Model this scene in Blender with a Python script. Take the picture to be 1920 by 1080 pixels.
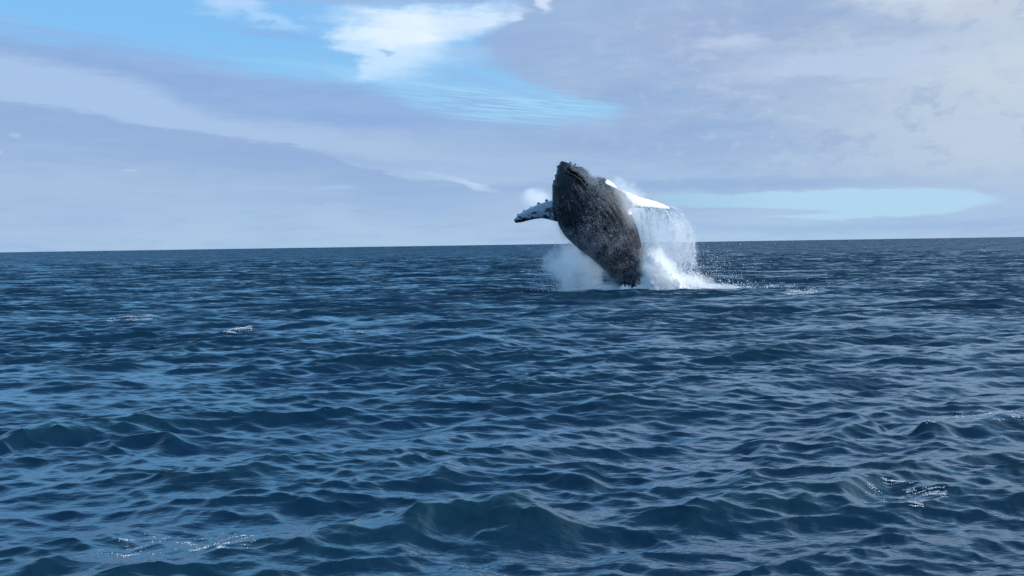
import bpy, bmesh, math, random
import numpy as np
from mathutils import Vector, Matrix

R = math.radians
rng = np.random.default_rng(11)
random.seed(11)
scene = bpy.context.scene
for o in list(bpy.data.objects):
    bpy.data.objects.remove(o)

# ------------------------------------------------------------------ camera
EYE = 3.0                    # eye height over the mean sea level, metres
FPX = 2200.0                 # focal length in pixels of the 1920 wide photograph
PITCH = math.atan(81.5 / FPX)
ROLL = R(-0.866)
cam_data = bpy.data.cameras.new('camera')
cam_data.sensor_width = 36.0
cam_data.lens = 36.0 * FPX / 1920.0
cam_data.clip_start = 0.1
cam_data.clip_end = 60000
cam = bpy.data.objects.new('camera', cam_data)
scene.collection.objects.link(cam)
CAM_M = (Matrix.Translation((0, 0, EYE)) @ Matrix.Rotation(R(90) - PITCH, 4, 'X')
         @ Matrix.Rotation(ROLL, 4, 'Z'))
cam.matrix_world = CAM_M
scene.camera = cam

# ------------------------------------------------------------------ light
SUN_TO = Vector((0.82, -0.13, 0.56)).normalized()       # direction towards the sun
SUN_EL = math.asin(SUN_TO.z)
SUN_AZ = math.atan2(SUN_TO.x, SUN_TO.y)
sun_data = bpy.data.lights.new('sun', 'SUN')
sun_data.energy = 5.0
sun_data.angle = R(0.53)
sun_data.color = (1.0, 0.975, 0.935)
sun = bpy.data.objects.new('sun', sun_data)
sun.rotation_euler = SUN_TO.to_track_quat('Z', 'Y').to_euler()
sun.location = (30, -10, 40)
scene.collection.objects.link(sun)

scene.view_settings.view_transform = 'Standard'
scene.view_settings.look = 'None'
scene.view_settings.gamma = 1.0
scene.view_settings.exposure = 0.12
scene.view_settings.use_curve_mapping = False
scene.render.engine = 'CYCLES'
cy = scene.cycles
cy.max_bounces = 20
cy.diffuse_bounces = 3
cy.glossy_bounces = 3
cy.transmission_bounces = 4
cy.transparent_max_bounces = 8
cy.volume_bounces = 18
cy.use_denoising = True
cy.denoising_prefilter = 'ACCURATE'
cy.volume_step_rate = 0.5
cy.volume_max_steps = 128
cy.caustics_reflective = False
cy.caustics_refractive = False
cy.sample_clamp_indirect = 10.0


# ---------------------------------------------------- node expression helper
class NT:
    def __init__(self, tree):
        self.t = tree
        tree.nodes.clear()

    def n(self, kind, **kw):
        nd = self.t.nodes.new(kind)
        for k, v in kw.items():
            setattr(nd, k, v)
        return nd

    def put(self, sock, v):
        if isinstance(v, E):
            v = v.s
        if isinstance(v, bpy.types.NodeSocket):
            self.t.links.new(v, sock)
        else:
            try:
                sock.default_value = v
            except Exception:
                sock.default_value = tuple(v) + (1.0,)

    def math(self, op, a, b=None, c=None, clamp=False):
        nd = self.n('ShaderNodeMath', operation=op)
        nd.use_clamp = clamp
        for i, v in enumerate((a, b, c)):
            if v is not None:
                self.put(nd.inputs[i], v)
        return E(self, nd.outputs[0])

    def smooth(self, x, a, b):
        nd = self.n('ShaderNodeMapRange', interpolation_type='SMOOTHSTEP')
        self.put(nd.inputs[0], x)
        self.put(nd.inputs[1], a)
        self.put(nd.inputs[2], b)
        return E(self, nd.outputs[0])

    def comb(self, x, y, z=0.0):
        nd = self.n('ShaderNodeCombineXYZ')
        for i, v in enumerate((x, y, z)):
            self.put(nd.inputs[i], v)
        return nd.outputs[0]

    def sep(self, v):
        nd = self.n('ShaderNodeSeparateXYZ')
        self.put(nd.inputs[0], v)
        return [E(self, o) for o in nd.outputs]

    def noise(self, vec, scale=1.0, detail=4.0, rough=0.5, dist=0.0, col=False):
        nd = self.n('ShaderNodeTexNoise')
        self.put(nd.inputs['Vector'], vec)
        nd.inputs['Scale'].default_value = scale
        nd.inputs['Detail'].default_value = detail
        nd.inputs['Roughness'].default_value = rough
        nd.inputs['Distortion'].default_value = dist
        return nd.outputs['Color'] if col else E(self, nd.outputs[0])

    def mix(self, f, a, b):
        nd = self.n('ShaderNodeMix', data_type='RGBA')
        self.put(nd.inputs[0], f)
        for i, v in ((6, a), (7, b)):
            if isinstance(v, tuple) and len(v) == 3:
                v = v + (1.0,)
            self.put(nd.inputs[i], v)
        return nd.outputs[2]

    def vmath(self, op, a, b=None, scale=None):
        nd = self.n('ShaderNodeVectorMath', operation=op)
        self.put(nd.inputs[0], a)
        if b is not None:
            self.put(nd.inputs[1], b)
        if scale is not None:
            self.put(nd.inputs['Scale'], scale)
        return nd.outputs[0]


class E:
    def __init__(self, nt, s):
        self.nt, self.s = nt, s

    def __add__(self, o): return self.nt.math('ADD', self, o)
    __radd__ = __add__
    def __sub__(self, o): return self.nt.math('SUBTRACT', self, o)
    def __rsub__(self, o): return self.nt.math('SUBTRACT', o, self)
    def __mul__(self, o): return self.nt.math('MULTIPLY', self, o)
    __rmul__ = __mul__
    def __truediv__(self, o): return self.nt.math('DIVIDE', self, o)
    def __pow__(self, o): return self.nt.math('POWER', self, o)
    def clamp(self): return self.nt.math('ADD', self, 0.0, clamp=True)
    def max(self, o): return self.nt.math('MAXIMUM', self, o)
    def min(self, o): return self.nt.math('MINIMUM', self, o)


def srgb(r, g, b):
    f = lambda c: (c / 255 / 12.92) if c / 255 <= 0.04045 else ((c / 255 + 0.055) / 1.055) ** 2.4
    return (f(r), f(g), f(b))


# ------------------------------------------------------------------ sky
SKY = 0.1
world = bpy.data.worlds.new('World')
scene.world = world
world.use_nodes = True
w = NT(world.node_tree)
sky = w.n('ShaderNodeTexSky', sky_type='NISHITA')
sky.sun_disc = False
sky.sun_elevation = SUN_EL
sky.sun_rotation = SUN_AZ
sky.altitude = 0
sky.air_density = 1.0
sky.dust_density = 0.6
sky.ozone_density = 2.0
tc = w.n('ShaderNodeTexCoord')
DIR = tc.outputs['Generated']
dx, dy, dz = w.sep(DIR)
az = w.math('ARCTAN2', dx, dy)
el = w.math('ARCSINE', dz)
U = az * 2200.0 + 960.0                    # degrees of azimuth and height, in photograph pixels
V = el * 2200.0                            # above the horizon
DS = w.comb(dx, dy, dz * 4.5)              # clouds lie flat: noise stretched sideways
n_big = w.noise(DS, 2.6, 5, 0.5)
n_mid = w.noise(DS, 8.0, 6, 0.55, 0.3)
n_fine = w.noise(w.comb(dx, dy, dz * 7.0), 22.0, 5, 0.6, 0.4)
n_hair = w.noise(w.comb(dx, dy + dx * 0.3, dz * 16.0 + dx * 0.8), 16.0, 6, 0.65, 0.6)
n_cum = w.noise(w.comb(dx, dy, dz * 1.8), 38.0, 6, 0.62, 0.3)
wu = (w.noise(DS, 9.0, 5, 0.6) - 0.5)
wv = (w.noise(w.vmath('ADD', DS, (7.3, 2.1, 4.4)), 9.0, 5, 0.6) - 0.5)
fu = (w.noise(w.comb(dx, dy, dz * 2.2), 45.0, 4, 0.6) - 0.5)


def blob(cx, py, rx, ry, rot=0.0, warp=1.0, soft=0.9):
    """soft patch of the sky; cx, py in photograph pixels"""
    cv = 458.0 - (cx - 960) * 0.0151 - py
    a = U - cx + wu * (260.0 * warp) + fu * (60.0 * warp)
    b = V - cv + wv * (90.0 * warp) + fu * (30.0 * warp)
    c, s = math.cos(R(rot)), math.sin(R(rot))
    p = (a * c + b * s) / rx
    q = (b * c - a * s) / ry
    d = w.math('SQRT', p * p + q * q)
    return 1.0 - w.smooth(d, 1.0 - soft, 1.0 + soft * 0.5)


def col10(rgb, k=1.0):
    return tuple(c / SKY * k for c in srgb(*rgb))



def curve(x, pts):
    """piecewise smooth function through pts; x in pixels"""
    x0, x1 = pts[0][0], pts[-1][0]
    ys = [p[1] for p in pts]
    y0, y1 = min(ys), max(ys)
    nd = w.n('ShaderNodeFloatCurve')
    cv = nd.mapping.curves[0]
    while len(cv.points) > 2:
        cv.points.remove(cv.points[1])
    P_ = [((p[0] - x0) / (x1 - x0), (p[1] - y0) / (y1 - y0 + 1e-9)) for p in pts]
    cv.points[0].location, cv.points[1].location = P_[0], P_[-1]
    for p in P_[1:-1]:
        cv.points.new(*p)
    nd.mapping.update()
    w.put(nd.inputs['Value'], ((x - x0) / (x1 - x0)).clamp())
    return E(w, nd.outputs[0]) * (y1 - y0) + y0


# clear air: the Nishita sky, seen through the openings
clear = w.vmath('MULTIPLY', sky.outputs[0], (1.0, 1.0, 1.0))
clear = w.mix(0.75 - w.smooth(V, 900, 2400) * 0.45, clear, w.mix(w.smooth(V, 60, 420), col10((168, 212, 238)), col10((122, 192, 248))))
YY = 458.0 - (U - 960.0) * 0.0151 - V
Yw = YY + wv * 46.0 + fu * 14.0 + (n_hair - 0.5) * 26.0
Yh = YY + wv * 30.0 + (n_hair - 0.5) * 44.0
# cloud deck colours
low = w.mix(w.smooth(V, 0.0, 170.0), col10((165, 193, 222)), col10((156, 183, 217)))
deck = w.mix(w.smooth(V, 60.0, 330.0), low, col10((146, 175, 213)))
deck = w.mix(w.smooth(n_big, 0.42, 0.62) * 0.35, deck, col10((155, 181, 215)))
deck = w.mix(w.smooth(n_fine, 0.46, 0.62) * 0.22, deck, col10((172, 193, 220)))
deck = w.mix(w.smooth(n_fine, 0.50, 0.36) * 0.20, deck, col10((136, 165, 207)))
deck = w.mix(w.smooth(n_mid, 0.48, 0.68) * 0.30, deck, col10((140, 167, 209)))
fadeR = 1.0 - w.smooth(U, 700.0, 1150.0)
# pale band between the two banks on the left
L2 = curve(U, [(-900, 230), (0, 206), (100, 214), (330, 243), (500, 268), (600, 280), (700, 318), (800, 335), (1300, 350)])
L1b = curve(U, [(-900, 60), (0, 128), (250, 168), (480, 232), (700, 250), (950, 262), (1300, 280)])
pale = w.smooth(Yw - L1b, -30.0, 16.0) * (1.0 - w.smooth(Yw - L2, -3.0, 10.0)) * fadeR
deck = w.mix(pale * 0.85, deck, w.mix(w.smooth(U, 200, 800), col10((163, 190, 226)), col10((164, 189, 220))))
edge2 = w.smooth(Yw - L2, -3.0, 8.0) * (1.0 - w.smooth(Yw - L2, 20.0, 120.0)) * fadeR
deck = w.mix(edge2 * 0.65, deck, col10((138, 168, 209)))
dband = (1.0 - w.smooth(Yw - L1b, -26.0, 14.0)) * fadeR
deck = w.mix(dband * 0.8, deck, w.mix(w.smooth(n_mid, .4, .65), col10((134, 167, 214)), col10((145, 175, 219))))
# the right half is paler, warmer and greyer
right = w.smooth(U, 800.0, 1750.0)
deck = w.mix(right * w.smooth(V, 40, 260) * 0.85, deck, col10((164, 185, 213)))
deck = w.mix(w.smooth(U, 900, 1300) * w.smooth(n_mid, 0.44, 0.60) * w.smooth(V, 110, 260) * 0.6, deck, col10((149, 172, 209)))
deck = w.mix(w.smooth(U, 950, 1500) * w.smooth(n_fine, 0.50, 0.66) * w.smooth(V, 100, 220) * 0.5, deck, col10((172, 189, 215)))
deck = w.mix(w.smooth(U, 1300, 1850) * w.smooth(V, 30, 160) * 0.8, deck, col10((186, 202, 218)))
# above the picture: unseen broken cloud, made bright for the sea to reflect, palest on the right
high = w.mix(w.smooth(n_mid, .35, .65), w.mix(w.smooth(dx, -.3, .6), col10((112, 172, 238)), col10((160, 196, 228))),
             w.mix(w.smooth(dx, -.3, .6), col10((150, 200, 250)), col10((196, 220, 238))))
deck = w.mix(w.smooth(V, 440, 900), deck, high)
for a in ((560, 300, 330, 14, -4, 0.6, 0.9, (140, 168, 210), .5), (1150, 268, 420, 26, -2, 0.5, .9, (143, 170, 210), .6),
          (1300, 349, 420, 13, 0, 0.3, .8, (140, 170, 210), .7), (1560, 428, 420, 10, 0, 0.3, .9, (147, 179, 214), .6),
          (990, 95, 80, 36, 4, 0.7, .9, (147, 172, 211), .6), (1390, 60, 300, 50, 0, .9, .9, (152, 172, 208), .6),
          (1500, 118, 330, 16, 2, .9, .9, (152, 174, 209), .5),
          (1360, 95, 90, 18, 0, .7, .8, (173, 190, 215), .7), (1200, 185, 160, 30, 0, .7, .9, (139, 167, 208), .7), (1600, 125, 250, 18, 2, .7, .8, (173, 190, 215), .6),
          (1870, 20, 200, 60, 0, .8, .9, (190, 199, 216), .8), (1450, 20, 70, 20, 0, .8, .9, (172, 189, 215), .5),
          (150, 360, 460, 34, 0, .6, .9, (161, 186, 216), .6), (300, 410, 460, 24, 0, .6, .9, (158, 187, 220), .5),
          (880, 345, 60, 5, -14, .3, .8, (184, 210, 236), .8), (830, 333, 40, 5, -12, .3, .8, (170, 196, 226), .8), (56, 301, 12, 4, 0, .2, .8, (185, 206, 236), .8),
          (80, 271, 12, 5, 0, .2, .8, (176, 194, 228), .6), (273, 328, 14, 3, 0, .2, .8, (172, 196, 230), .7), (640, 352, 40, 4, 0, .2, .8, (166, 194, 228), .6)):
    deck = w.mix(blob(*a[:7]) * a[8], deck, col10(a[7]))
rt = w.smooth(U, 950, 1400) * w.smooth(V, 60, 200)
deck = w.mix(rt * w.smooth(n_cum, 0.52, 0.66) * 0.35, deck, col10((186, 202, 226)))
deck = w.mix(rt * w.smooth(n_cum, 0.47, 0.34) * 0.40, deck, col10((142, 166, 204)))
for a in ((1500, 38, 150, 26, -4, 1.0, .9, (140, 167, 205), .8), (1680, 78, 110, 18, -6, 1.0, .9, (156, 176, 210), .7), (1370, 98, 70, 20, 0, 1.0, .9, (184, 199, 227), .8),
          (1640, 132, 230, 22, -2, 1.0, .8, (178, 196, 224), .8), (1450, 146, 120, 14, 2, 1.0, .8, (180, 197, 224), .6), (1500, 158, 220, 9, 0, .8, .8, (160, 180, 212), .6),
          (1760, 18, 230, 26, 3, 1.0, .8, (200, 212, 226), .9), (1880, 10, 90, 22, 0, 1.0, .9, (214, 214, 232), .8), (1330, 245, 120, 16, 0, .9, .9, (140, 168, 208), .7),
          (1850, 160, 160, 60, 0, 1.0, .9, (194, 208, 222), .6)):
    deck = w.mix(blob(*a[:7]) * a[8], deck, col10(a[7]))
# openings
L1 = curve(U, [(-1400, 90), (-500, 90), (0, 104), (130, 112), (250, 122), (400, 140), (550, 160), (700, 176), (850, 224), (960, 236), (1180, 232), (1300, 226)])
UB = curve(YY, [(-60, 1010), (0, 985), (50, 930), (110, 925), (150, 990), (185, 1080), (210, 1165), (240, 1140)])
hole = w.smooth(L1 - Yh, -12.0, 22.0) * (1.0 - w.smooth(U + wu * 90.0 + fu * 60.0 - UB, -40.0, 24.0))
over = w.smooth(V, 480, 640) * w.smooth(n_big - dx * 0.16 + w.smooth(V, 1000, 2200) * 0.12, 0.40, 0.54) * 0.92
hole = hole.max(over)
hole = (hole * (0.70 + n_hair * 0.55)).clamp()
skyc = w.mix(hole, deck, clear)
# thin veils inside the opening
for a in ((770, 4, 290, 20, 0, .7, .8, (150, 178, 216), .9), (130, 88, 260, 8, -4, .4, .9, (138, 176, 224), .8), (40, 70, 120, 5, 0, .4, .9, (140, 178, 224), .7), (260, 112, 220, 9, -5, .5, .9, (136, 174, 222), .7),
          (900, 150, 130, 10, -12, .5, .9, (140, 182, 226), .6), (890, 110, 60, 18, -10, .7, .9, (150, 184, 226), .6),
          (620, 40, 60, 30, 0, .8, .9, (140, 186, 236), .5), (780, 160, 280, 10, -8, .5, .9, (160, 208, 242), .5)):
    skyc = w.mix(blob(*a[:7]) * a[8], skyc, col10(a[7]))
ripple = w.noise(w.comb(dx * 1.0, dy, dz * 34.0 + dx * 3.5), 22.0, 3, 0.6)
skyc = w.mix(blob(900, 205, 260, 42, -3, .4, .8) * w.smooth(ripple, .44, .58) * 0.65, skyc, col10((140, 174, 220)))
skyc = w.mix(blob(980, 195, 200, 30, -3, .4, .8) * w.smooth(ripple, .50, .40) * 0.5, skyc, col10((168, 214, 244)))
# the pale slot low on the right, with crisp wispy edges
lens = blob(1590, 384, 240, 29, 0, 0.32, 0.12).max(blob(1420, 376, 180, 15, 1, .3, .25)).max(blob(1300, 370, 90, 6, 0, .2, .6))
lens = (lens - blob(1345, 399, 205, 8.5, -1, .12, .3)).clamp()
skyc = w.mix(lens * (0.80 + n_fine * 0.2), skyc, w.mix(w.smooth(U, 1250, 1500), col10((158, 197, 226)), col10((172, 208, 232))))
# bright cumulus and wisps in the gap
for a in ((735, 80, 104, 56, 0, 1.3, .75, (208, 229, 248), 1.15), (850, 46, 130, 30, 9, 1.2, .8, (202, 223, 246), 1.15), (706, 118, 60, 26, -14, 1.0, .9, (196, 224, 247), .9), (770, 100, 120, 44, 6, 1.3, 1.0, (178, 214, 246), .6), (750, 66, 60, 26, 6, 1.3, .9, (224, 238, 249), .8),
          (460, 24, 86, 26, -8, .9, .8, (176, 208, 244), .9), (540, 52, 60, 14, -14, .9, .8, (166, 206, 244), .7), (1032, 10, 16, 22, 0, .5, .6, (206, 220, 244), .9), (968, 40, 22, 10, 10, .5, .7, (190, 214, 244), .9),
          (5, 50, 34, 14, 0, .5, .8, (170, 220, 250), .7)):
    m = blob(*a[:7]) * a[8] * (0.30 + n_cum * 1.35)
    skyc = w.mix(m.clamp(), skyc, col10(a[7]))
for a in ((530, 72, 90, 14, -8, .8, .8, (134, 176, 224), .75), (732, 104, 14, 5, 0, .6, .7, (150, 186, 224), .8),
          (880, 95, 60, 14, 10, .8, .9, (160, 192, 230), .6), (440, 66, 50, 4, 0, .5, .9, (134, 182, 230), .6)):
    skyc = w.mix(blob(*a[:7]) * a[8], skyc, col10(a[7]))
skyc = w.vmath('SCALE', skyc, scale=(w.smooth(V, 440, 900) * (1.45 - w.smooth(dx, -0.4, 0.5) * 0.25) + 1.0) * (1.0 - w.smooth(V, 1100, 2300) * 0.62))  # unseen sky brightened, then dimmed overhead, to shape the reflections in the sea
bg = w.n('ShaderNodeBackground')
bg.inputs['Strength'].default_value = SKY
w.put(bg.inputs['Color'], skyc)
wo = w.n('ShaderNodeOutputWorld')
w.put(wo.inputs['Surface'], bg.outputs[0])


# ------------------------------------------------------------------ helpers
def tag(o, label=None, cat=None, group=None, kind=None):
    if label: o['label'] = label
    if cat: o['category'] = cat
    if group: o['group'] = group
    if kind: o['kind'] = kind
    return o


def mesh_np(name, verts, faces, mat=None, smooth=True, parent=None):
    """faces: (n,3) or (n,4) int array"""
    me = bpy.data.meshes.new(name)
    nv, (nf, k) = len(verts), faces.shape
    me.vertices.add(nv)
    me.vertices.foreach_set('co', np.ascontiguousarray(verts, np.float32).ravel())
    me.loops.add(nf * k)
    me.loops.foreach_set('vertex_index', np.ascontiguousarray(faces, np.int32).ravel())
    me.polygons.add(nf)
    me.polygons.foreach_set('loop_start', np.arange(0, nf * k, k, dtype=np.int32))
    me.update(calc_edges=True)
    me.polygons.foreach_set('use_smooth', np.full(nf, smooth, dtype=bool))
    me.validate()
    o = bpy.data.objects.new(name, me)
    scene.collection.objects.link(o)
    if mat: me.materials.append(mat)
    if parent: o.parent = parent
    return o


def material(name):
    m = bpy.data.materials.new(name)
    m.use_nodes = True
    return m, NT(m.node_tree)


def sea_point(px, py, z=0.0):
    """where the line of sight through a point of the photograph meets height z"""
    d = CAM_M.to_3x3() @ Vector(((px - 960) / FPX, (540 - py) / FPX, -1.0))
    t = (z - EYE) / d.z
    return np.array((d.x * t, d.y * t))


# ------------------------------------------------------------------ sea
WIND = R(101)                      # waves run almost straight towards the viewer


def tile(L, N, lmin, lmax, oct_slope, spread, seed):
    g = np.random.default_rng(seed)
    k1 = 2 * np.pi * np.fft.fftfreq(N, L / N)
    kx, ky = np.meshgrid(k1, k1, indexing='ij')
    k = np.hypot(kx, ky)
    k[0, 0] = 1
    th = np.arctan2(ky, kx) - WIND
    D = np.abs(np.cos(th)) ** spread * 0.95 + 0.05
    km, kM = 2 * np.pi / lmax, 2 * np.pi / lmin
    band = 1 / (1 + np.exp(-(np.log(k / km)) * 9)) / (1 + np.exp((np.log(k / kM)) * 9))
    amp = np.sqrt(D * band) / k ** 2
    amp[0, 0] = 0
    f = amp * np.fft.fft2(g.standard_normal((N, N)))
    octs = math.log2(lmax / lmin)
    sx, sy = np.fft.ifft2(1j * kx * f).real, np.fft.ifft2(1j * ky * f).real
    f *= oct_slope * math.sqrt(octs) / math.sqrt((sx ** 2 + sy ** 2).mean())
    h = np.fft.ifft2(f).real
    hx = np.fft.ifft2(1j * kx / k * f).real
    hy = np.fft.ifft2(1j * ky / k * f).real
    return np.stack((hx, hy, h), -1).astype(np.float32), L


def sample(t, x, y, ang=0.0):
    a, L = t
    N = a.shape[0]
    c, s = math.cos(ang), math.sin(ang)
    u = ((x * c + y * s) / L * N) % N
    v = ((y * c - x * s) / L * N) % N
    i, j = np.floor(u).astype(np.int64) % N, np.floor(v).astype(np.int64) % N
    fu_, fv_ = (u - np.floor(u))[..., None], (v - np.floor(v))[..., None]
    i2, j2 = (i + 1) % N, (j + 1) % N
    r = (a[i, j] * (1 - fu_) * (1 - fv_) + a[i2, j] * fu_ * (1 - fv_)
         + a[i, j2] * (1 - fu_) * fv_ + a[i2, j2] * fu_ * fv_)
    return np.stack((r[..., 0] * c - r[..., 1] * s, r[..., 0] * s + r[..., 1] * c, r[..., 2]), -1)


T0 = tile(173.0, 1024, 2.4, 10.0, 0.046, 6.0, 5)
T1 = tile(59.0, 1024, 0.62, 2.4, 0.108, 4.0, 6)
T2 = tile(17.3, 1024, 0.19, 0.62, 0.140, 3.5, 7)
T3 = tile(5.7, 512, 0.07, 0.19, 0.140, 3.0, 8)
TG = tile(61.0, 256, 5.0, 25.0, 1.0, 0.3, 9)       # gusts: where the small ripples are strong

ORG = np.array((0.0, -6.0))
rows = [1.0, 2.0, 4.0, 6.0, 8.0, 10.0, 11.5, 12.5]
r = 13.2
while r < 20000:
    rows.append(r)
    q = 0.0029 if r < 60 else 0.0048 if r < 300 else 0.011 if r < 2000 else 0.06
    r *= 1 + q
rows = np.array(rows + [20000.0, 40000.0])
fan = np.linspace(-R(27), R(27), 820)
side = np.linspace(R(27), R(333), 90)[1:-1]
ths = np.concatenate((fan, side))
NR, NC = len(rows), len(ths)
rr, tt = np.meshgrid(rows, ths, indexing='ij')
X = ORG[0] + rr * np.sin(tt)
Y = ORG[1] + rr * np.cos(tt)
step = np.gradient(rows)[:, None] * np.ones_like(tt)
coarse = np.clip((np.abs(np.where(tt > np.pi, tt - 2 * np.pi, tt)) - R(27)) / R(1), 0, 1)
step = np.maximum(step, coarse * rr * 0.06)


def fade(lam):                      # a wave is built where the sheet is fine enough to carry it
    return np.clip(1.5 - step * 2.6 / lam, 0, 1)[..., None]


gust = sample(TG, X, Y)[..., 2]
gust = gust / gust.std()
gm = np.clip(1.0 + 0.15 * gust, 0.65, 1.4)[..., None]
disp = sample(T0, X, Y) * fade(5.0)
disp += sample(T1, X, Y, 0.21) * fade(1.6) * (0.8 + 0.2 * gm)
disp += sample(T2, X, Y, -0.35) * fade(0.42) * gm
disp += sample(T3, X, Y, 0.6) * fade(0.14) * gm ** 1.3
H = disp[..., 2].copy()
CH = 1.4
X2 = X + CH * disp[..., 0]
Y2 = Y + CH * disp[..., 1]

# breaking and steep crests that the photograph shows, as ridges on the sea
RIDGES = [
    ([(-120, 1075), (20, 1056), (200, 1030), (330, 1008), (470, 1002), (560, 990), (700, 972), (880, 955), (960, 962), (1120, 995)], 0.24, 0.60, 1.1),
    ([(1230, 985), (1330, 950), (1440, 915), (1560, 925), (1660, 908), (1730, 918), (1800, 928), (2100, 945)], 0.18, 0.55, 1.1),
    ([(-60, 830), (120, 806), (240, 797), (360, 815)], 0.16, 0.45, 1.1),
    ([(980, 553), (1120, 549), (1180, 549), (1300, 544), (1480, 541)], 0.26, 1.2, 2.6),
    ([(1690, 795), (1830, 780), (1980, 782)], 0.18, 0.45, 1.1),
    ([(780, 900), (940, 866), (1060, 884), (1150, 900)], 0.12, 0.42, 1.0),
    ([(1400, 830), (1640, 786), (1720, 805)], 0.15, 0.45, 1.1),
]
for pts, hh, wf, wb in RIDGES:
    P = np.array([sea_point(px, py, hh * 0.8) for px, py in pts])
    lo, hi = P.min(0) - 6 * wb, P.max(0) + 6 * wb
    m = (X2 > lo[0]) & (X2 < hi[0]) & (Y2 > lo[1]) & (Y2 < hi[1])
    if not m.any():
        continue
    xs, ys = X2[m], Y2[m]
    # the crest line wanders and its height varies as irregularly as the waves themselves
    o_ = np.zeros_like(xs) + P[0, 1]
    wa = sample(T1, xs * 0.45, o_ + ys * 0.12, 0.9)
    wc = sample(T2, xs * 0.5, o_ + ys * 0.25, 1.2)
    s1, s2 = T1[0][..., 2].std(), T2[0][..., 2].std()
    wob = wf * (0.35 * wa[..., 2] / s1 + 0.10 * wc[..., 2] / s2)
    ham = np.clip(0.95 + 0.25 * wa[..., 0] / s1 + 0.05 * wc[..., 0] / s2, 0.4, 1.4)
    cyv = np.interp(xs, P[:, 0], P[:, 1]) + wob
    L = P[-1, 0] - P[0, 0]
    end = np.clip((xs - P[0, 0]) / (0.15 * L), 0, 1) * np.clip((P[-1, 0] - xs) / (0.15 * L), 0, 1)
    end = end * end * (3 - 2 * end)
    d = ys - cyv
    prof = np.where(d < 0, np.exp(-np.abs(d / wf) ** 1.5), np.exp(-np.abs(d / wb) ** 1.15))
    H[m] += hh * prof * end * ham
    Y2[m] -= hh * 0.15 * prof * end * ham          # leaning towards the viewer

far_flat = np.clip((rr - 9000) / 6000, 0, 1)
H *= 1 - far_flat
verts = np.stack((X2, Y2, H), -1).reshape(-1, 3)
idx = np.arange(NR * NC).reshape(NR, NC)
nxt = np.roll(idx, -1, axis=1)
quads = np.stack((idx[:-1], idx[1:], nxt[1:], nxt[:-1]), -1).reshape(-1, 4)[:, ::-1]
mat_sea, s = material('sea_water')
geo = s.n('ShaderNodeNewGeometry')
POS = geo.outputs['Position']
miss = s.n('ShaderNodeAttribute', attribute_name='unbuilt_ripple')
missf = E(s, miss.outputs['Fac'])
# slopes of the ripples too small for the mesh, as tilts of the surface
px_, py_, pz_ = s.sep(POS)
P2 = s.comb(px_ * 0.42, py_, 0.0)
nA = s.vmath('SUBTRACT', s.noise(P2, 1.1, 3, 0.6, col=True), (0.5, 0.5, 0.5))
nB = s.vmath('SUBTRACT', s.noise(s.comb(px_ * 0.45, py_, 3.0), 4.0, 2, 0.55, col=True), (0.5, 0.5, 0.5))
tilt = s.vmath('ADD', s.vmath('SCALE', nA, scale=missf * 1.25), s.vmath('SCALE', nB, scale=missf * 0.8))
nC = s.vmath('SUBTRACT', s.noise(s.comb(px_ * 0.5, py_ * 0.8, 9.0), 0.42, 3, 0.6, col=True), (0.5, 0.5, 0.5))
tilt = s.vmath('ADD', tilt, s.vmath('SCALE', nC, scale=(missf - 0.3).max(0.0) * 1.1))
tilt = s.vmath('MULTIPLY', tilt, (0.75, 1.0, 0.0))
# the wind drives the ripples towards the viewer: their steep faces look that way
tilt = s.vmath('ADD', tilt, s.comb(0.0, missf * -0.46, 0.0))
nrm = s.vmath('NORMALIZE', s.vmath('ADD', geo.outputs['Normal'], tilt))
bp = s.n('ShaderNodeBump')
bp.inputs['Strength'].default_value = 0.6
bp.inputs['Distance'].default_value = 0.02
s.put(bp.inputs['Height'], s.noise(s.comb(px_ * 0.5, py_, 0.0), 12.0, 2, 0.5))
s.put(bp.inputs['Normal'], nrm)
pb = s.n('ShaderNodeBsdfPrincipled')
s.put(pb.inputs['Base Color'], s.mix(s.smooth(pz_, -0.25, 0.45), (0.0014, 0.0132, 0.035), (0.0030, 0.0205, 0.035)))
s.put(pb.inputs['Roughness'], missf * 0.08 + 0.015)
pb.inputs['IOR'].default_value = 1.333
s.put(pb.inputs['Normal'], bp.outputs[0])
mo = s.n('ShaderNodeOutputMaterial')
s.put(mo.inputs['Surface'], pb.outputs[0])
sea = mesh_np('sea', verts, quads, mat_sea)
a = sea.data.attributes.new('unbuilt_ripple', 'FLOAT', 'POINT')
mm = np.clip(0.45 * (1 - fade(0.14)) + 0.35 * (1 - fade(0.42)) + 0.3 * (1 - fade(1.6)), 0, 1)[..., 0] * np.clip(gm[..., 0], .5, 1.3)
a.data.foreach_set('value', mm.ravel().astype(np.float32))
tag(sea, 'choppy deep blue open sea running out to the horizon', 'sea', kind='structure')

SEAV = verts.reshape(NR, NC, 3)


def sea_height(x, y):
    """height of the built sheet at points (arrays)"""
    x, y = np.atleast_1d(x).astype(float), np.atleast_1d(y).astype(float)
    rad = np.hypot(x - ORG[0], y - ORG[1])
    th = np.arctan2(x - ORG[0], y - ORG[1])
    i = np.clip(np.searchsorted(rows, rad), 0, NR - 1)
    j = np.clip(np.searchsorted(fan, th), 0, len(fan) - 1)
    return SEAV[i, j, 2]


# ------------------------------------------------------------------ whale
PPM = 30.14                        # photograph pixels per metre at the whale
WD = FPX / PPM                     # its distance
OX = (1180 - 960) / PPM


def wp(px, py, d=0.0):
    """photograph pixel -> whale's local metres (x right, y away, z up), origin at the waterline"""
    k = (WD + d) / WD
    hor = 458.5 - (px - 960) * 0.0151
    return np.array(((px - 960) / PPM * k - OX, d, EYE + (hor - py) / PPM * k))


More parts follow.
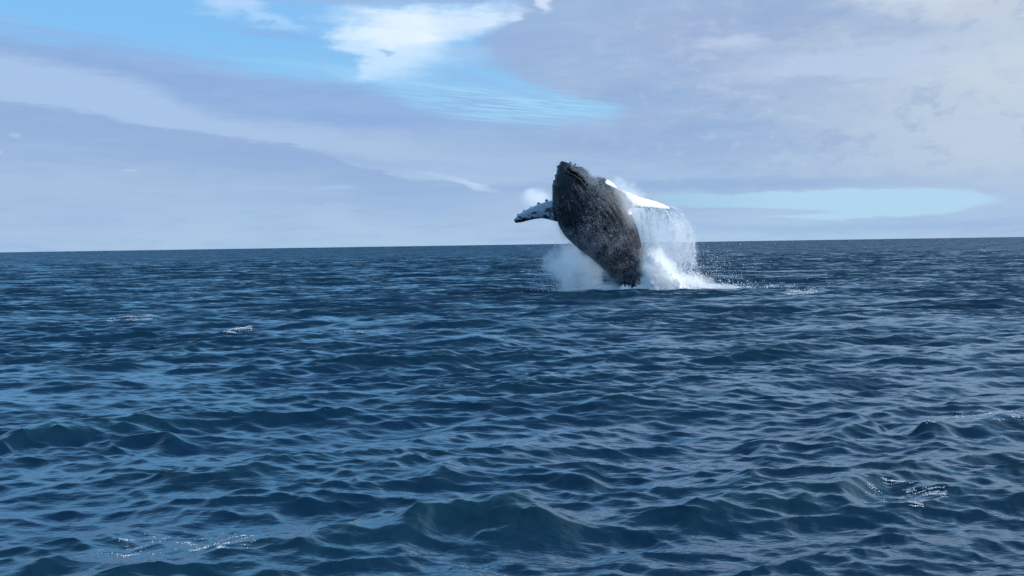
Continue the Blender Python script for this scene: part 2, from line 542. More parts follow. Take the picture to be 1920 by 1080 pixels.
def loft(sections, nseg=64, sub=10, e2dir=(0, 1, 0)):
    """sections: (centre xyz, half width across, half depth, exponent)"""
    C_ = np.array([q[0] for q in sections], float)
    A_ = np.array([q[1:] for q in sections], float)
    t = np.arange(len(C_), dtype=float)
    ts = np.linspace(0, len(C_) - 1, (len(C_) - 1) * sub + 1)

    def cr(arr):                    # Catmull-Rom
        out = []
        n = len(arr)
        for v in ts:
            i = min(int(v), n - 2)
            u = v - i
            p0, p1, p2, p3 = arr[max(i - 1, 0)], arr[i], arr[i + 1], arr[min(i + 2, n - 1)]
            out.append(0.5 * ((2 * p1) + (-p0 + p2) * u + (2 * p0 - 5 * p1 + 4 * p2 - p3) * u * u
                              + (-p0 + 3 * p1 - 3 * p2 + p3) * u ** 3))
        return np.array(out)
    C_, A_ = cr(C_), cr(A_)
    T_ = np.gradient(C_, axis=0)
    T_ /= np.linalg.norm(T_, axis=1)[:, None]
    ph = np.linspace(0, 2 * np.pi, nseg, endpoint=False)
    V_ = []
    for c, tng, a_ in zip(C_, T_, A_):
        e2 = np.array(e2dir, float)
        e2 = e2 - tng * e2.dot(tng)
        e2 /= np.linalg.norm(e2)
        e1 = np.cross(e2, tng)
        e1 /= np.linalg.norm(e1)
        ex = 2.0 / a_[2]
        cc, ss = np.cos(ph), np.sin(ph)
        V_.append(c + np.outer(np.sign(cc) * np.abs(cc) ** ex * max(a_[0], 0.01), e1)
                  + np.outer(np.sign(ss) * np.abs(ss) ** ex * max(a_[1], 0.01), e2))
    V_ = np.array(V_)
    n = len(V_)
    bm = bmesh.new()
    vs = [[bm.verts.new(p) for p in ring] for ring in V_]
    for i in range(n - 1):
        for j in range(nseg):
            k = (j + 1) % nseg
            bm.faces.new((vs[i][j], vs[i][k], vs[i + 1][k], vs[i + 1][j]))
    bm.faces.new(vs[0][::-1])
    bm.faces.new(vs[-1])
    bmesh.ops.recalc_face_normals(bm, faces=bm.faces)
    return bm, C_, A_, T_


def pair(l, rgt, d, depth=0.95, ex=2.0):
    l, rgt = np.array(l, float), np.array(rgt, float)
    c = (l + rgt) / 2
    hw = np.linalg.norm(rgt - l) / 2 / PPM
    return (wp(c[0], c[1], d), hw, hw * depth, ex)


body_secs = [
    ((1.2, 3.2, -4.6), 0.34, 0.55, 2.0), ((1.1, 2.6, -3.4), 0.42, 0.62, 2.0), ((0.75, 1.8, -2.2), 0.55, 0.72, 2.0),
    ((0.45, 1.1, -1.0), 0.68, 0.8, 2.0),
    pair((1164, 546), (1209, 540), 0.7, 1.15),
    pair((1147, 517), (1210, 507), 0.45, 1.05), pair((1122, 487), (1207, 472), 0.2, 1.0),
    pair((1099, 464), (1201, 441), 0.0, 0.95), pair((1075, 444), (1192, 413), -0.2, 0.92),
    pair((1054, 424), (1180, 386), -0.45, 0.88), pair((1040, 404), (1158, 360), -0.7, 0.86),
    pair((1037, 380), (1131, 347), -0.9, 0.88), pair((1038, 356), (1115, 337), -1.05, 0.92),
    pair((1041, 340), (1108, 332), -1.15, 0.95), pair((1044, 327), (1099, 322), -1.2, 0.95, 2.1),
    pair((1048, 317), (1091, 315), -1.2, 0.9, 2.2), pair((1053, 311), (1087, 310), -1.2, 0.8, 2.3), pair((1056, 307.5), (1086, 307.5), -1.2, 0.6, 2.3),
]
bmw, AX, AR, AT = loft(body_secs, 96, 8)
me = bpy.data.meshes.new('body_build')
bmw.to_mesh(me)
bmw.free()


def flipper(cl, nseg=36, tiltv=(0, 1, 0)):
    """cl: (px,py,depth, half chord px, half thickness m)"""
    secs = [(wp(a_[0], a_[1], a_[2]), a_[3] / PPM, a_[4], 1.75) for a_ in cl]
    return loft(secs, nseg, 8, tiltv)


flR = [(1118, 382, -0.1, 26, .45), (1142, 374, -0.1, 27, .40), (1163, 373, -0.1, 22, .30), (1182, 376, 0.0, 16, .20),
       (1202, 380, 0.1, 11.5, .15), (1222, 383, 0.25, 8.8, .12), (1240, 387, 0.4, 6.5, .09), (1254, 391, 0.5, 4.0, .07), (1263, 394, 0.55, 1.6, .04)]
flL = [(1075, 398, -0.2, 22, .42), (1055, 397, -0.1, 22, .34), (1036, 395, 0.15, 20, .24), (1018, 396, 0.4, 15.5, .17),
       (1002, 400, 0.65, 12.5, .14), (988, 405, 0.85, 10.5, .12), (975, 411, 1.0, 7.5, .09), (967, 416, 1.05, 3.0, .05)]
parts = [me]
for cl, tv in ((flR, (-0.3, 1, -0.5)), (flL, (0.3, 1, 0.45))):
    b_, *_r = flipper(cl, tiltv=tv)
    m_ = bpy.data.meshes.new('fin_build')
    b_.to_mesh(m_)
    b_.free()
    parts.append(m_)
knobs = []        # (centre, radius) tubercles
for px, py, d, rp in ((1055, 306, -1.2, 3.2), (1060, 306, -1.3, 2.6), (1073, 306, -1.25, 3.2), (1082, 308, -1.3, 2.4), (1049, 313, -1.3, 2.6), (1065, 311, -1.4, 3.0), (1079, 313, -1.35, 2.4), (1086, 314, -1.3, 2.2),
                      (1049, 321, -1.2, 3.0), (1045, 330, -1.15, 3.0), (1041, 340, -1.1, 2.2), (1039, 349, -1.05, 2.0), (1069, 321, -2.05, 2.6),
                      (1092, 318, -1.5, 2.2), (1099, 322, -1.45, 2.2), (1080, 319, -1.95, 2.2), (1088, 323, -2.0, 2.2), (1096, 330, -2.1, 2.0),
                      (1104, 328, -1.5, 2.0), (1060, 316, -1.95, 2.2), (1053, 317, -1.6, 2.2),
                      (974, 402, 1.0, 3.4), (985, 395, 0.85, 3.6), (998, 388, 0.65, 3.0), (1012, 381, 0.45, 4.2), (1027, 375, 0.2, 4.0), (968, 411, 1.05, 3.0),
                      (1161, 351, 0.15, 2.2), (1196, 366.5, 0.3, 2.0), (1212, 372, .4, 2.0), (1232, 378, .5, 2.4), (1251, 386.5, .55, 2.6)):
    knobs.append((wp(px, py + (1.2 if rp > 2.1 and (px < 1035 or px > 1130) else 0), d), rp * 0.82 / PPM))
bmk = bmesh.new()
for c, rad in knobs:
    bmesh.ops.create_icosphere(bmk, subdivisions=2, radius=rad, matrix=Matrix.Translation(c))
mk = bpy.data.meshes.new('knob_build')
bmk.to_mesh(mk)
bmk.free()
parts.append(mk)
# tail flukes, under water
fb, *_ = loft([((1.3, 3.9, -5.9), 0.05, .03, 2), ((1.25, 3.6, -5.3), 0.5, .08, 2), ((1.2, 3.3, -4.7), .4, .3, 2)], 24, 6)
mf = bpy.data.meshes.new('fluke_build')
for sgn in (-1, 1):
    b2, *_ = loft([((1.2, 3.3, -4.7), 0.45, .12, 2), ((1.2 + sgn * 1.0, 3.6, -5.1), 0.42, .08, 2),
                   ((1.2 + sgn * 1.9, 3.8, -5.5), .12, .03, 2)], 24, 6)
    m2 = bpy.data.meshes.new('t')
    b2.to_mesh(m2)
    b2.free()
    fb.from_mesh(m2)
fb.to_mesh(mf)
fb.free()
parts.append(mf)
bmj = bmesh.new()
for m_ in parts:
    bmj.from_mesh(m_)
mj = bpy.data.meshes.new('joined')
bmj.to_mesh(mj)
bmj.free()
tmp = bpy.data.objects.new('tmp_build', mj)
scene.collection.objects.link(tmp)
md = tmp.modifiers.new('r', 'REMESH')
md.mode = 'VOXEL'
md.voxel_size = 0.034
sm = tmp.modifiers.new('s', 'SMOOTH')
sm.iterations = 3
sm.factor = 0.5
dg = bpy.context.evaluated_depsgraph_get()
ev = tmp.evaluated_get(dg)
wm = bpy.data.meshes.new_from_object(ev)
bpy.data.objects.remove(tmp)
wm.name = 'body'
nv = len(wm.vertices)
co = np.empty(nv * 3, np.float32)
wm.vertices.foreach_get('co', co)
co = co.reshape(-1, 3).astype(float)
no = np.empty(nv * 3, np.float32)
wm.vertices.foreach_get('normal', no)
no = no.reshape(-1, 3).astype(float)


def topx(c):
    """whale local -> photograph pixels (for the marks on its skin)"""
    k = (WD + c[:, 1]) / WD
    px = (c[:, 0] + OX) * PPM / k + 960
    py = 458.5 - (px - 960) * 0.0151 - (c[:, 2] - EYE) * PPM / k
    return px, py


PXv, PYv = topx(co)
# nearest place on the spine for every vertex
best = np.full(nv, 1e9)
bi = np.zeros(nv, int)
for i, c in enumerate(AX):
    d2 = ((co - c) ** 2).sum(1)
    m = d2 < best
    best[m] = d2[m]
    bi[m] = i
rel = co - AX[bi]
tang = AT[bi]
e2 = np.array((0, 1.0, 0)) - tang * tang[:, 1:2]
e2 /= np.linalg.norm(e2, axis=1)[:, None]
e1 = np.cross(e2, tang)
phi = np.arctan2((rel * e2).sum(1), (rel * e1).sum(1))      # -90 deg faces the viewer
front = np.clip(-no[:, 1] * 2 + 0.3, 0, 1)


def polydist(px, py, pts):
    best = np.full(len(px), 1e9)
    tt_ = np.zeros(len(px))
    sd = np.zeros(len(px))
    pts = np.array(pts, float)
    for i in range(len(pts) - 1):
        a_, b_ = pts[i], pts[i + 1]
        ab = b_ - a_
        t_ = np.clip(((px - a_[0]) * ab[0] + (py - a_[1]) * ab[1]) / ab.dot(ab), 0, 1)
        qx, qy = px - a_[0] - ab[0] * t_, py - a_[1] - ab[1] * t_
        d_ = np.hypot(qx, qy)
        m_ = d_ < best
        best[m_] = d_[m_]
        tt_[m_] = (i + t_[m_]) / (len(pts) - 1)
        sd[m_] = np.sign(ab[0] * qy[m_] - ab[1] * qx[m_])
    return best, tt_, sd


def vnoise(p, scale, seed=0, octs=3):
    """cheap value noise on points"""
    out = np.zeros(len(p))
    amp = 1.0
    tot = 0
    for o_ in range(octs):
        q_ = p * scale * 2 ** o_ + seed * 17.31
        i_ = np.floor(q_).astype(np.int64)
        f_ = q_ - i_
        f_ = f_ * f_ * (3 - 2 * f_)
        acc = 0
        for dx_ in (0, 1):
            for dy_ in (0, 1):
                for dz_ in (0, 1):
                    hsh = (i_[:, 0] + dx_) * 73856093 ^ (i_[:, 1] + dy_) * 19349663 ^ (i_[:, 2] + dz_) * 83492791
                    hsh = (hsh ^ (hsh >> 13)) * 1274126177 & 0x7fffffff
                    v_ = (hsh % 65536) / 65535.0
                    wgt = (f_[:, 0] if dx_ else 1 - f_[:, 0]) * (f_[:, 1] if dy_ else 1 - f_[:, 1]) * (f_[:, 2] if dz_ else 1 - f_[:, 2])
                    acc = acc + v_ * wgt
        out += amp * (acc - 0.5)
        tot += amp
        amp *= 0.5
    return out / tot


MOUTH = [(1063, 316), (1067, 318), (1073, 322), (1082, 326), (1091, 333), (1099, 342), (1107, 352), (1113, 359), (1120, 363)]
md_, mt_, ms_ = polydist(PXv, PYv, MOUTH)
on_body = np.sqrt(best) < AR[bi][:, :2].max(1) * 1.12
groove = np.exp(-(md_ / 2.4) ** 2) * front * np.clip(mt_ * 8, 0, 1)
lip = np.exp(-((md_ - 4.6) / 2.4) ** 2) * (ms_ > 0) * front * np.clip(mt_ * 8, 0, 1)        # lower lip, swollen, on the throat side
upper = (ms_ < 0) * np.exp(-((md_ - 8) / 7.0) ** 2) * front * (mt_ > 0.05)
off = -0.22 * groove * np.clip(mt_ * 5, .4, 1) + 0.11 * lip - 0.07 * upper * np.clip(mt_ * 4 - .6, 0, 1)
# jaw tip edge and cheek hollow
cheek, _t, _s = polydist(PXv, PYv, [(1078, 362), (1086, 378), (1093, 388), (1104, 391)])
off -= 0.10 * np.exp(-(cheek / 3.0) ** 2) * front
# throat pleats, running lengthwise on the belly side
s_ax = bi / len(AX)
pl = np.clip((phi < 0.15) * 1.0, 0, 1) * np.clip((0.95 - s_ax) / 0.1, 0, 1) * np.clip((s_ax - 0.30) / 0.12, 0, 1) * on_body
off += pl * (-0.018) * (0.5 + 0.5 * np.cos(phi * 34 + 1.5 * vnoise(co, 0.8, 3))) ** 2
off += 0.045 * vnoise(co, 1.4, 1) + 0.02 * vnoise(co, 6.0, 2)
co2 = co + no * off[:, None]
wm.vertices.foreach_set('co', co2.astype(np.float32).ravel())

# skin pattern
base = np.array((0.007, 0.0085, 0.013))
skin = np.tile(base, (nv, 1))
pale = np.clip(vnoise(co, 0.9, 5) * 3 + 0.25, 0, 1) * np.clip(-np.sin(phi), 0, 1) * 0.25
skin += pale[:, None] * np.array((0.028, 0.031, 0.038))
whitish = np.array((0.80, 0.81, 0.82))
# flipper on the right of the picture
nz = vnoise(co, 2.2, 7, 4)
bx = np.interp(PYv, [340, 348, 356, 366, 380, 395, 405], [1139, 1150, 1164, 1175, 1186, 1184, 1182])
fr = np.clip((PXv - bx - nz * 10) / 3.0 + 0.5, 0, 1) * (PYv < 402)
rim, _t, _s = polydist(PXv, PYv, [(1141, 342), (1160, 350), (1172, 357), (1180, 363)])
fr = np.maximum(fr, np.clip((4.2 - rim) / 1.5, 0, 1) * (PYv < 372))
low_edge = np.interp(PXv, [1185, 1200, 1225, 1250], [386, 386.5, 388, 392])
fr *= 1 - 0.9 * np.clip((PYv - low_edge + 2.5 + nz * 9) / 2.0, 0, 1) * (PXv > 1188) * (PXv < 1258) * np.clip(vnoise(co, 3.2, 8) * 12 + .6, 0, .75)
# flipper on the left
fl = np.clip((1044 - PXv + nz * 8) / 4.0, 0, 1) * (PYv > 365) * (PYv < 425) * (~on_body | (PXv < 1038))
top_e = np.interp(PXv, [966, 975, 985, 1000, 1018, 1038], [419, 417.5, 416, 412, 411, 416])
dark = np.clip((PYv - top_e + 5.0 + nz * 16) / 1.6, 0, 1)
fl *= 1 - 0.93 * dark
blot = (vnoise(co, 4.5, 9) > 0.07)
fl *= 1 - 0.85 * blot * (PYv > np.interp(PXv, [966, 1038], [408, 388]))
mixw = np.maximum(fr, fl)
for c, rad in knobs[21:]:
    dd = np.linalg.norm(co - c, axis=1)
    mixw *= 1 - 0.9 * np.clip((rad * 1.25 - dd) / (rad * 0.3), 0, 1)
wh = whitish * np.where(PXv < 1045, 0.55, 1.0)[:, None] * np.where((PXv < 1045)[:, None], np.array((0.86, 0.95, 1.06)), 1.0)  # left flipper's white darkened and blued: its shade painted into the skin
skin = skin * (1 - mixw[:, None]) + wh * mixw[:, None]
# scrapes and scars, pale nicks round the lips
nick = np.clip((vnoise(co, 9.0, 4, 2) - 0.2) * 9, 0, 1) * (np.exp(-(md_ / 11) ** 2) * (ms_ < 0) + 0.35 * np.exp(-(md_ / 9) ** 2) + 0.04) * on_body
skin = skin * (1 - 0.6 * nick[:, None]) + np.array((0.28, 0.30, 0.33)) * 0.6 * nick[:, None]
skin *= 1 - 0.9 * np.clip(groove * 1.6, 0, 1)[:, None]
ca = wm.color_attributes.new('skin', 'FLOAT_COLOR', 'POINT')
ca.data.foreach_set('color', np.concatenate((skin, np.ones((nv, 1))), 1).astype(np.float32).ravel())
wm.polygons.foreach_set('use_smooth', np.ones(len(wm.polygons), dtype=bool))
wm.update()

mat_skin, k_ = material('whale_skin')
at = k_.n('ShaderNodeAttribute', attribute_name='skin')
tcw = k_.n('ShaderNodeTexCoord')
OC = tcw.outputs['Object']
nn = k_.noise(OC, 7.0, 5, 0.6)
colr = k_.mix(k_.smooth(nn, 0.40, 0.72) * 0.35, at.outputs['Color'], k_.vmath('SCALE', at.outputs['Color'], scale=2.0))
pk = k_.n('ShaderNodeBsdfPrincipled')
k_.put(pk.inputs['Base Color'], colr)
k_.put(pk.inputs['Roughness'], k_.noise(OC, 4.0, 4, 0.6) * 0.35 + 0.16)
pk.inputs['IOR'].default_value = 1.40
pk.inputs['Specular IOR Level'].default_value = 0.28
bk = k_.n('ShaderNodeBump')
bk.inputs['Strength'].default_value = 0.7
bk.inputs['Distance'].default_value = 0.05
k_.put(bk.inputs['Height'], k_.noise(OC, 6.0, 5, 0.65) + k_.noise(OC, 24.0, 3, 0.6) * 0.4)
k_.put(pk.inputs['Normal'], bk.outputs[0])
ko = k_.n('ShaderNodeOutputMaterial')
k_.put(ko.inputs['Surface'], pk.outputs[0])
wm.materials.clear()
wm.materials.append(mat_skin)

whale = bpy.data.objects.new('humpback_whale', None)
scene.collection.objects.link(whale)
whale.location = (OX, WD, 0)
tag(whale, 'dark humpback whale breaching head up with both white flippers spread, water streaming off it', 'whale')
body = bpy.data.objects.new('body', wm)
scene.collection.objects.link(body)
body.parent = whale
WL = np.array((OX, WD, 0.0))

# ------------------------------------------------------------------ flying water
mat_drop, q_ = material('flying_water')
pd = q_.n('ShaderNodeBsdfPrincipled')
pd.inputs['Base Color'].default_value = (0.86, 0.89, 0.92, 1)
pd.inputs['Roughness'].default_value = 0.35
tr = q_.n('ShaderNodeBsdfTranslucent')
tr.inputs['Color'].default_value = (0.86, 0.89, 0.92, 1)
mx = q_.n('ShaderNodeMixShader')
mx.inputs[0].default_value = 0.35
q_.put(mx.inputs[1], pd.outputs[0])
q_.put(mx.inputs[2], tr.outputs[0])
qo = q_.n('ShaderNodeOutputMaterial')
q_.put(qo.inputs['Surface'], mx.outputs[0])

def water_mat(name, c, tl):
    m, n_ = material(name)
    p_ = n_.n('ShaderNodeBsdfPrincipled')
    p_.inputs['Base Color'].default_value = (*c, 1)
    p_.inputs['Roughness'].default_value = 0.35
    t_ = n_.n('ShaderNodeBsdfTranslucent')
    t_.inputs['Color'].default_value = (*c, 1)
    x_ = n_.n('ShaderNodeMixShader')
    x_.inputs[0].default_value = tl
    n_.put(x_.inputs[1], p_.outputs[0])
    n_.put(x_.inputs[2], t_.outputs[0])
    o_ = n_.n('ShaderNodeOutputMaterial')
    n_.put(o_.inputs['Surface'], x_.outputs[0])
    return m


mat_fine = water_mat('fine_water', (0.42, 0.465, 0.53), 0.3)
mat_cap = water_mat('whitecap_foam', (0.62, 0.66, 0.70), 0.2)
mat_foam = water_mat('white_foam', (0.92, 0.93, 0.94), 0.4)
TET = np.array(((1, 1, 1), (1, -1, -1), (-1, 1, -1), (-1, -1, 1)), float) / math.sqrt(3)
TF = np.array(((0, 1, 2), (0, 3, 1), (0, 2, 3), (1, 3, 2)))


def drops(name, pts, rad, label=None, cat='spray', stretch=None, parent=None, mat=None):
    """one mesh of many small drops (four-sided)"""
    n = len(pts)
    a1 = rng.random((n, 3)) * 2 * np.pi
    ca_, sa_ = np.cos(a1), np.sin(a1)
    v = np.tile(TET, (n, 1, 1))
    for ax in range(3):
        i, j = (ax + 1) % 3, (ax + 2) % 3
        vi = v[:, :, i] * ca_[:, ax:ax + 1] - v[:, :, j] * sa_[:, ax:ax + 1]
        vj = v[:, :, i] * sa_[:, ax:ax + 1] + v[:, :, j] * ca_[:, ax:ax + 1]
        v[:, :, i], v[:, :, j] = vi, vj
    if stretch is not None:
        v[:, :, 2] *= stretch
    v = v * np.asarray(rad).reshape(-1, 1, 1) + np.asarray(pts)[:, None, :]
    f = (TF[None] + 4 * np.arange(n)[:, None, None]).reshape(-1, 3)
    o = mesh_np(name, v.reshape(-1, 3), f, mat or mat_drop, smooth=False, parent=parent)
    if label:
        tag(o, label, cat, kind='stuff')
    return o


def keep_above(p):
    h = sea_height(p[:, 0] , p[:, 1])
    return p[p[:, 2] > h - 0.03]


def gauss_blob(n, c, sg):
    return np.array(c) + rng.standard_normal((n, 3)) * np.array(sg)


# drops over the body: flung off and running down the skin facing the viewer
wgt = front ** 1.0 * on_body * (co2[:, 2] > 0.1) * 1.0
dens = np.clip(0.25 + 2.2 * (vnoise(co2, 0.7, 12, 4) + 0.08), 0.03, 1) * np.clip(0.6 + 2.5 * vnoise(co2, 3.0, 13), 0.1, 2)
dark_zone = np.exp(-(((PXv - 1066) / 42) ** 2 + ((PYv - 338) / 38) ** 2) ** 1.5)     # the chin stays bare and black
dens *= 1 - 0.97 * np.clip(dark_zone * 1.2, 0, 1)
dark2 = np.exp(-(((PXv - 1090) / 22) ** 2 + ((PYv - 385) / 30) ** 2))
dens *= 1 - 0.75 * np.clip(dark2, 0, 1)
dens *= np.where(PYv > 420, 1.5, 1.0)
dens += 1.2 * (ms_ < 0) * np.exp(-((md_ - 10) / 6) ** 2) * (PXv > 1072)
dens *= np.where((PXv < 1098) & (PYv < 402), 0.5, 1.0)
wgt = wgt * dens
pr = wgt / wgt.sum()
ii = rng.choice(nv, 60000, p=pr)
offd = (rng.exponential(0.16, len(ii)) * np.where(PYv[ii] < 345, 0.3, 1.0))[:, None]
pts = co2[ii] + no[ii] * (0.01 + offd) + rng.standard_normal((len(ii), 3)) * 0.05 + WL
rad = 0.005 + rng.random(len(ii)) ** 4 * 0.016
drops('body_spray', pts, rad, 'fine white drops flying off the dark belly and throat of the whale', 'spray', 1.4, mat=mat_fine)

# curtain of water pouring from the right flipper
P = []
for sidx in range(46):
    u = rng.random() ** 0.8
    px = 1188 + 76 * u
    py = np.interp(px, [1188, 1225, 1262], [393, 391, 394])
    p0 = wp(px, py, 0.05 + 0.5 * u + rng.normal(0, .12))
    vx = 0.25 + 1.35 * u ** 1.5 + rng.normal(0, .15)
    n = int(rng.integers(200, 900))
    t = np.sort(rng.random(n)) ** 0.75 * 1.12
    t0 = rng.random() * 0.25
    clump = np.sin(t * rng.uniform(9, 26) + rng.random() * 6) > rng.uniform(-1.0, 0.5)
    t = (t + t0)[clump]
    q = np.stack((p0[0] + vx * t, p0[1] + rng.normal(0, .2) * t, p0[2] - 4.3 * t ** 2), -1)
    q += rng.standard_normal(q.shape) * (0.018 + rng.choice([0.03, 0.06, 0.12]) * t[:, None])
    P.append(q)
P = np.concatenate(P)
P = P[P[:, 2] > 0]
# the long outer streamlet
for k in range(3):
    n = 620
    z = rng.random(n) ** 0.8 * 3.6 + 0.02
    x0 = wp(1303 - 4 * k, 500)[0]
    x = x0 + 0.13 * np.sin(z * 3.1 + k * 2) + 0.07 * np.sin(z * 9) - 0.035 * (z - 1.6) ** 2 * (z > 1.6)
    P = np.concatenate((P, np.stack((x, 0.5 + 0.1 * k + 0 * z, z), -1) + rng.standard_normal((n, 3)) * (0.035 + 0.05 * (k > 0))))
# arc of drops thrown past the flipper tip
n = 900
t = rng.random(n) * 0.62
q = np.stack((wp(1258, 390)[0] + 2.3 * t, 0.5 + 0 * t, wp(1258, 390)[2] + 0.3 * t - 4.9 * t ** 2), -1)
P = np.concatenate((P, q + rng.standard_normal(q.shape) * (0.03 + 0.12 * t[:, None])))
P = keep_above(P + WL)
drops('flipper_curtain', P, 0.006 + rng.random(len(P)) ** 3 * 0.019,
      'veil of streaming water falling from the right hand white flipper', 'falling water', 3.0)

# fine spray in the air: right of the plume, low along the water, and left of the body
P = [np.stack((rng.uniform(wp(1200, 0)[0], wp(1310, 0)[0], 7000), rng.normal(-0.3, .9, 7000),
               rng.beta(1.1, 2.2, 7000) * 4.6), -1),
     np.stack((wp(1330, 0)[0] + rng.gamma(1.5, 1.0, 2600) - .9, rng.normal(0, 1.2, 2600), rng.beta(1.0, 2.4, 2600) * 3.6), -1),
     np.stack((rng.normal(wp(1024, 0)[0], .55, 2600), rng.normal(1.2, .7, 2600), rng.beta(1.1, 1.7, 2600) * 3.6), -1),
     np.stack((rng.uniform(wp(1035, 0)[0], wp(1160, 0)[0], 2600), rng.normal(1.0, .8, 2600), rng.exponential(.45, 2600)), -1)]
P = keep_above(np.concatenate(P) + WL)
drops('fine_spray', P, 0.006 + rng.random(len(P)) ** 4 * 0.022,
      'loose fine spray hanging in the air on both sides of the whale', 'spray', 1.3)


# ------------------------------------------------------------------ mist and plume (air full of water)
def cloud(name, c, radii, density, label, nscale=1.2, thr=0.25, power=1.0, rot=0.0, tint=(0.995, 0.997, 1.0), shear=0.0):
    bm = bmesh.new()
    bmesh.ops.create_icosphere(bm, subdivisions=4, radius=1.0)
    me_ = bpy.data.meshes.new(name)
    bm.to_mesh(me_)
    bm.free()
    o = bpy.data.objects.new(name, me_)
    scene.collection.objects.link(o)
    M = Matrix.Translation(Vector(c) + Vector(WL)) @ Matrix.Rotation(R(rot), 4, 'Y')
    S = Matrix.Diagonal((*radii, 1.0))
    o.matrix_world = M @ S
    m, t_ = material(name)
    tcc = t_.n('ShaderNodeTexCoord')
    g_ = t_.n('ShaderNodeNewGeometry')
    ox, oy, oz = t_.sep(tcc.outputs['Object'])
    rr2 = ox * ox + oy * oy + oz * oz
    nz_ = t_.noise(g_.outputs['Position'], nscale, 4, 0.62, 0.3)
    fall = (1.0 - rr2 - (0.5 - nz_) * -2.0 * thr - thr * 0.6).clamp()
    vol = t_.n('ShaderNodeVolumePrincipled')
    vol.inputs['Color'].default_value = (*tint, 1)
    vol.inputs['Anisotropy'].default_value = 0.0
    t_.put(vol.inputs['Density'], (fall ** power) * density)
    oo = t_.n('ShaderNodeOutputMaterial')
    t_.put(oo.inputs['Volume'], vol.outputs[0])
    me_.materials.append(m)
    tag(o, label, 'mist', kind='stuff')
    return o


pn = 9000
P = rng.standard_normal((pn, 3)) * np.array((0.75, .55, 1.0))
z = np.abs(P[:, 2]) * 1.0
P = np.stack((wp(1226, 0)[0] + P[:, 0] * (1.25 - 0.38 * np.minimum(z, 2.4)) + 0.35 * (1.2 - np.minimum(z, 2.4)), P[:, 1] - .8, z), -1)
P = P[P[:, 0] > 0.95 - 0.12 * P[:, 2]]
P2_ = np.stack((rng.uniform(wp(1190, 0)[0], wp(1310, 0)[0], 6000), rng.normal(0, .6, 6000), rng.exponential(.28, 6000)), -1)
P3_ = np.stack((rng.normal(wp(1250, 0)[0], 2.6, 4000), rng.normal(0, .6, 4000), rng.exponential(.10, 4000) + .08), -1)
P = keep_above(np.concatenate((P, P2_, P3_)) + WL)
drops('plume_drops', P, 0.010 + rng.random(len(P)) ** 2.5 * 0.04,
      'thick white drops bursting up in the plume beside the foot of the whale', 'splash', 1.2)

# the solid white heart of the splash: heaped foam, one lumpy mass
bmf = bmesh.new()
lumps = []
for k in range(300):
    z = rng.beta(0.9, 1.7) * 2.35
    half = np.interp(z, [0, .4, 1.0, 1.7, 2.3], [1.55, 1.15, .80, .50, .22])
    cx = np.interp(z, [0, .6, 1.5, 2.3], [2.05, 1.75, 1.45, 1.25])
    lumps.append((cx + rng.uniform(-1, 1) * half, rng.normal(-1.0, .14), z, rng.uniform(.12, .34) * (1 - .22 * z)))
for k in range(120):
    lumps.append((rng.uniform(1.5, 4.6), rng.normal(-.9, .3), rng.exponential(.14) + .05, rng.uniform(.05, .12)))
for k in range(110):
    lumps.append((rng.uniform(-.6, 1.2), rng.normal(-.9, .2), rng.exponential(.12) + .03, rng.uniform(.05, .13)))
for k in range(90):
    lumps.append((rng.uniform(-4.0, 0.0), rng.normal(.6, .3), rng.exponential(.10) + .08, rng.uniform(.05, .11)))
for x_, y_, z_, r_ in lumps:
    bmesh.ops.create_icosphere(bmf, subdivisions=2, radius=r_, matrix=Matrix.Translation((x_, y_, z_)))
mfo = bpy.data.meshes.new('t')
bmf.to_mesh(mfo)
bmf.free()
tmp = bpy.data.objects.new('tmp_build', mfo)
scene.collection.objects.link(tmp)
md = tmp.modifiers.new('r', 'REMESH')
md.mode = 'VOXEL'
md.voxel_size = 0.045
sm = tmp.modifiers.new('s', 'SMOOTH')
sm.iterations = 30
sm.factor = 0.6
ev = tmp.evaluated_get(bpy.context.evaluated_depsgraph_get())
fm = bpy.data.meshes.new_from_object(ev)
bpy.data.objects.remove(tmp)
c_ = np.empty(len(fm.vertices) * 3, np.float32)
fm.vertices.foreach_get('co', c_)
c_ = c_.reshape(-1, 3).astype(float)
n_ = np.empty(len(fm.vertices) * 3, np.float32)
fm.vertices.foreach_get('normal', n_)
n_ = n_.reshape(-1, 3).astype(float)
c_ += n_ * (vnoise(c_, 1.8, 21, 4) * 0.22 + vnoise(c_, 12.0, 22, 3) * 0.05)[:, None]
fm.vertices.foreach_set('co', c_.astype(np.float32).ravel())
fm.polygons.foreach_set('use_smooth', np.ones(len(fm.polygons), dtype=bool))
fm.materials.clear()
fm.materials.append(mat_foam)
fm.name = 'splash_foam'
fo = bpy.data.objects.new('splash_foam', fm)
scene.collection.objects.link(fo)
fo.location = (OX, WD, 0)
tag(fo, 'solid white heap of foam thrown up at the foot of the whale', 'splash', kind='stuff')

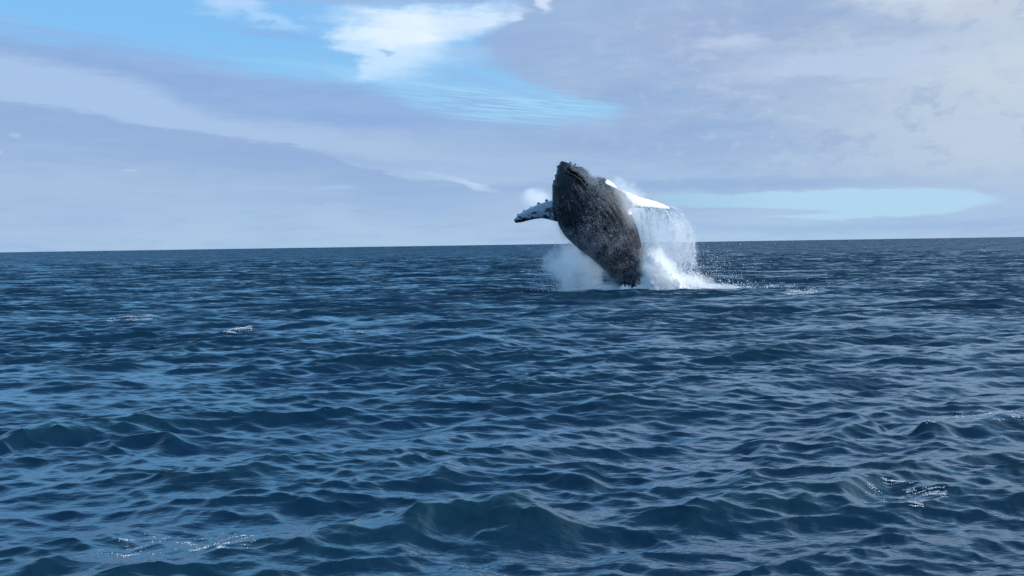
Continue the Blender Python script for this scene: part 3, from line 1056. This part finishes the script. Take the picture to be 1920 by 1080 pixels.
cloud('splash_plume', wp(1237, 516, -1.2), (1.6, 0.85, 2.5), 6.0,
      'dense white plume of splash water standing at the right foot of the whale', 1.6, 0.75, 1.0, -20)
cloud('splash_foot', wp(1268, 536, -0.7), (3.2, 0.9, 1.15), 4.5,
      'low bank of white splash water spreading right from the plume', 1.8, 0.5, 1.2)
cloud('curtain_mist', wp(1242, 465, 0.7), (2.8, 0.9, 3.3), 2.4,
      'thin pale mist behind the falling water under the right flipper', 1.1, 0.55, 1.0)
cloud('shoulder_mist', wp(1165, 385, -1.6), (2.0, 0.5, 2.2), 4.0,
      'grey mist blowing across the shoulder of the whale', 1.3, 0.6, 1.0, 30)
cloud('left_mist', wp(1085, 500, 1.9), (3.1, 1.0, 3.0), 4.0,
      'pale mist hanging over the water left of the whale', 0.8, 0.70, 1.0, 0)
cloud('flipper_puff', wp(1004, 378, 1.8), (1.5, 0.9, 1.35), 2.6,
      'soft white puff of spray behind the left hand flipper', 1.0, 0.6, 1.2)
cloud('low_mist', wp(1225, 541, 0.3), (6.6, 0.9, 0.5), 6,
      'low strip of white mist lying on the water round the foot of the splash', 1.2, 0.5, 1.0)


# ------------------------------------------------------------------ whitecaps and broken water on the crests
SV = SEAV[:, :820].reshape(-1, 3)
SV = SV[(SV[:, 1] > 8) & (SV[:, 1] < 300)]
_r = CAM_M.to_3x3()
_d = (SV - np.array((0, 0, EYE))) @ np.array(_r)              # into the camera's axes
SPX = 960 + FPX * _d[:, 0] / -_d[:, 2]
SPY = 540 - FPX * _d[:, 1] / -_d[:, 2]


def whitecap(line, up, down, n, size, label, clump=0.5, flat=0.6):
    line = np.array(line, float)
    m = (SPX > line[:, 0].min()) & (SPX < line[:, 0].max())
    yl = np.interp(SPX, line[:, 0], line[:, 1])
    m &= (SPY > yl - up) & (SPY < yl + down)
    v = SV[m]
    if len(v) < 5:
        return
    top = np.exp((v[:, 2] - v[:, 2].max()) / 0.07)
    cl = np.clip(vnoise(v, 1.0 / (size * 14), 31, 3) * 4 + clump, 0, 1) ** 2
    x_ = SPX[m]
    u_ = (x_ - x_.min()) / (np.ptp(x_) + 1e-6)
    wgt = top * cl * np.sin(np.pi * u_) ** 0.5 + 1e-9
    ii = rng.choice(len(v), n, p=wgt / wgt.sum())
    p = v[ii] + rng.standard_normal((n, 3)) * size * np.array((1.2, 1.2, 0.25)) + np.array((0, 0, size * 0.3))
    rad = size * (0.35 + rng.random(n) ** 2 * 0.9)
    o = bpy.data.objects.new('whitecap', None)
    scene.collection.objects.link(o)
    o.location = p.mean(0)
    f_ = drops('foam', p - p.mean(0), rad, stretch=flat, mat=mat_cap, parent=o)
    f_['kind'] = 'stuff'
    tag(o, label, 'whitecap', 'small whitecaps and broken crests on the sea')


whitecap([(180, 1024), (330, 1010), (480, 1005)], 16, 26, 1500, 0.007, 'glittering bubbly crest of the long low wave at the bottom left of the sea', 0.0)
whitecap([(1620, 912), (1700, 925), (1775, 935)], 22, 24, 2600, 0.009, 'sparkling broken crest of the big dark wave at the bottom right', 0.0)
whitecap([(1730, 786), (1820, 778), (1930, 780)], 9, 9, 1800, 0.012, 'thin white crest running out at the right edge of the sea', 0.1)
whitecap([(418, 621), (475, 616)], 5, 5, 600, 0.028, 'small bright whitecap, the righthand one of the two far off on the left', 0.5)
whitecap([(200, 599), (290, 594)], 5, 5, 900, 0.024, 'long faint whitecap, the lefthand one of the two far off on the left', 0.2)
whitecap([(1474, 546), (1530, 543)], 5, 7, 1100, 0.045, 'whitecap alone on the water right of the splash', 0.5)
whitecap([(636, 620), (690, 618)], 4, 5, 150, 0.02, 'faint fleck of foam on the sea left of and below the whale', 0.2)
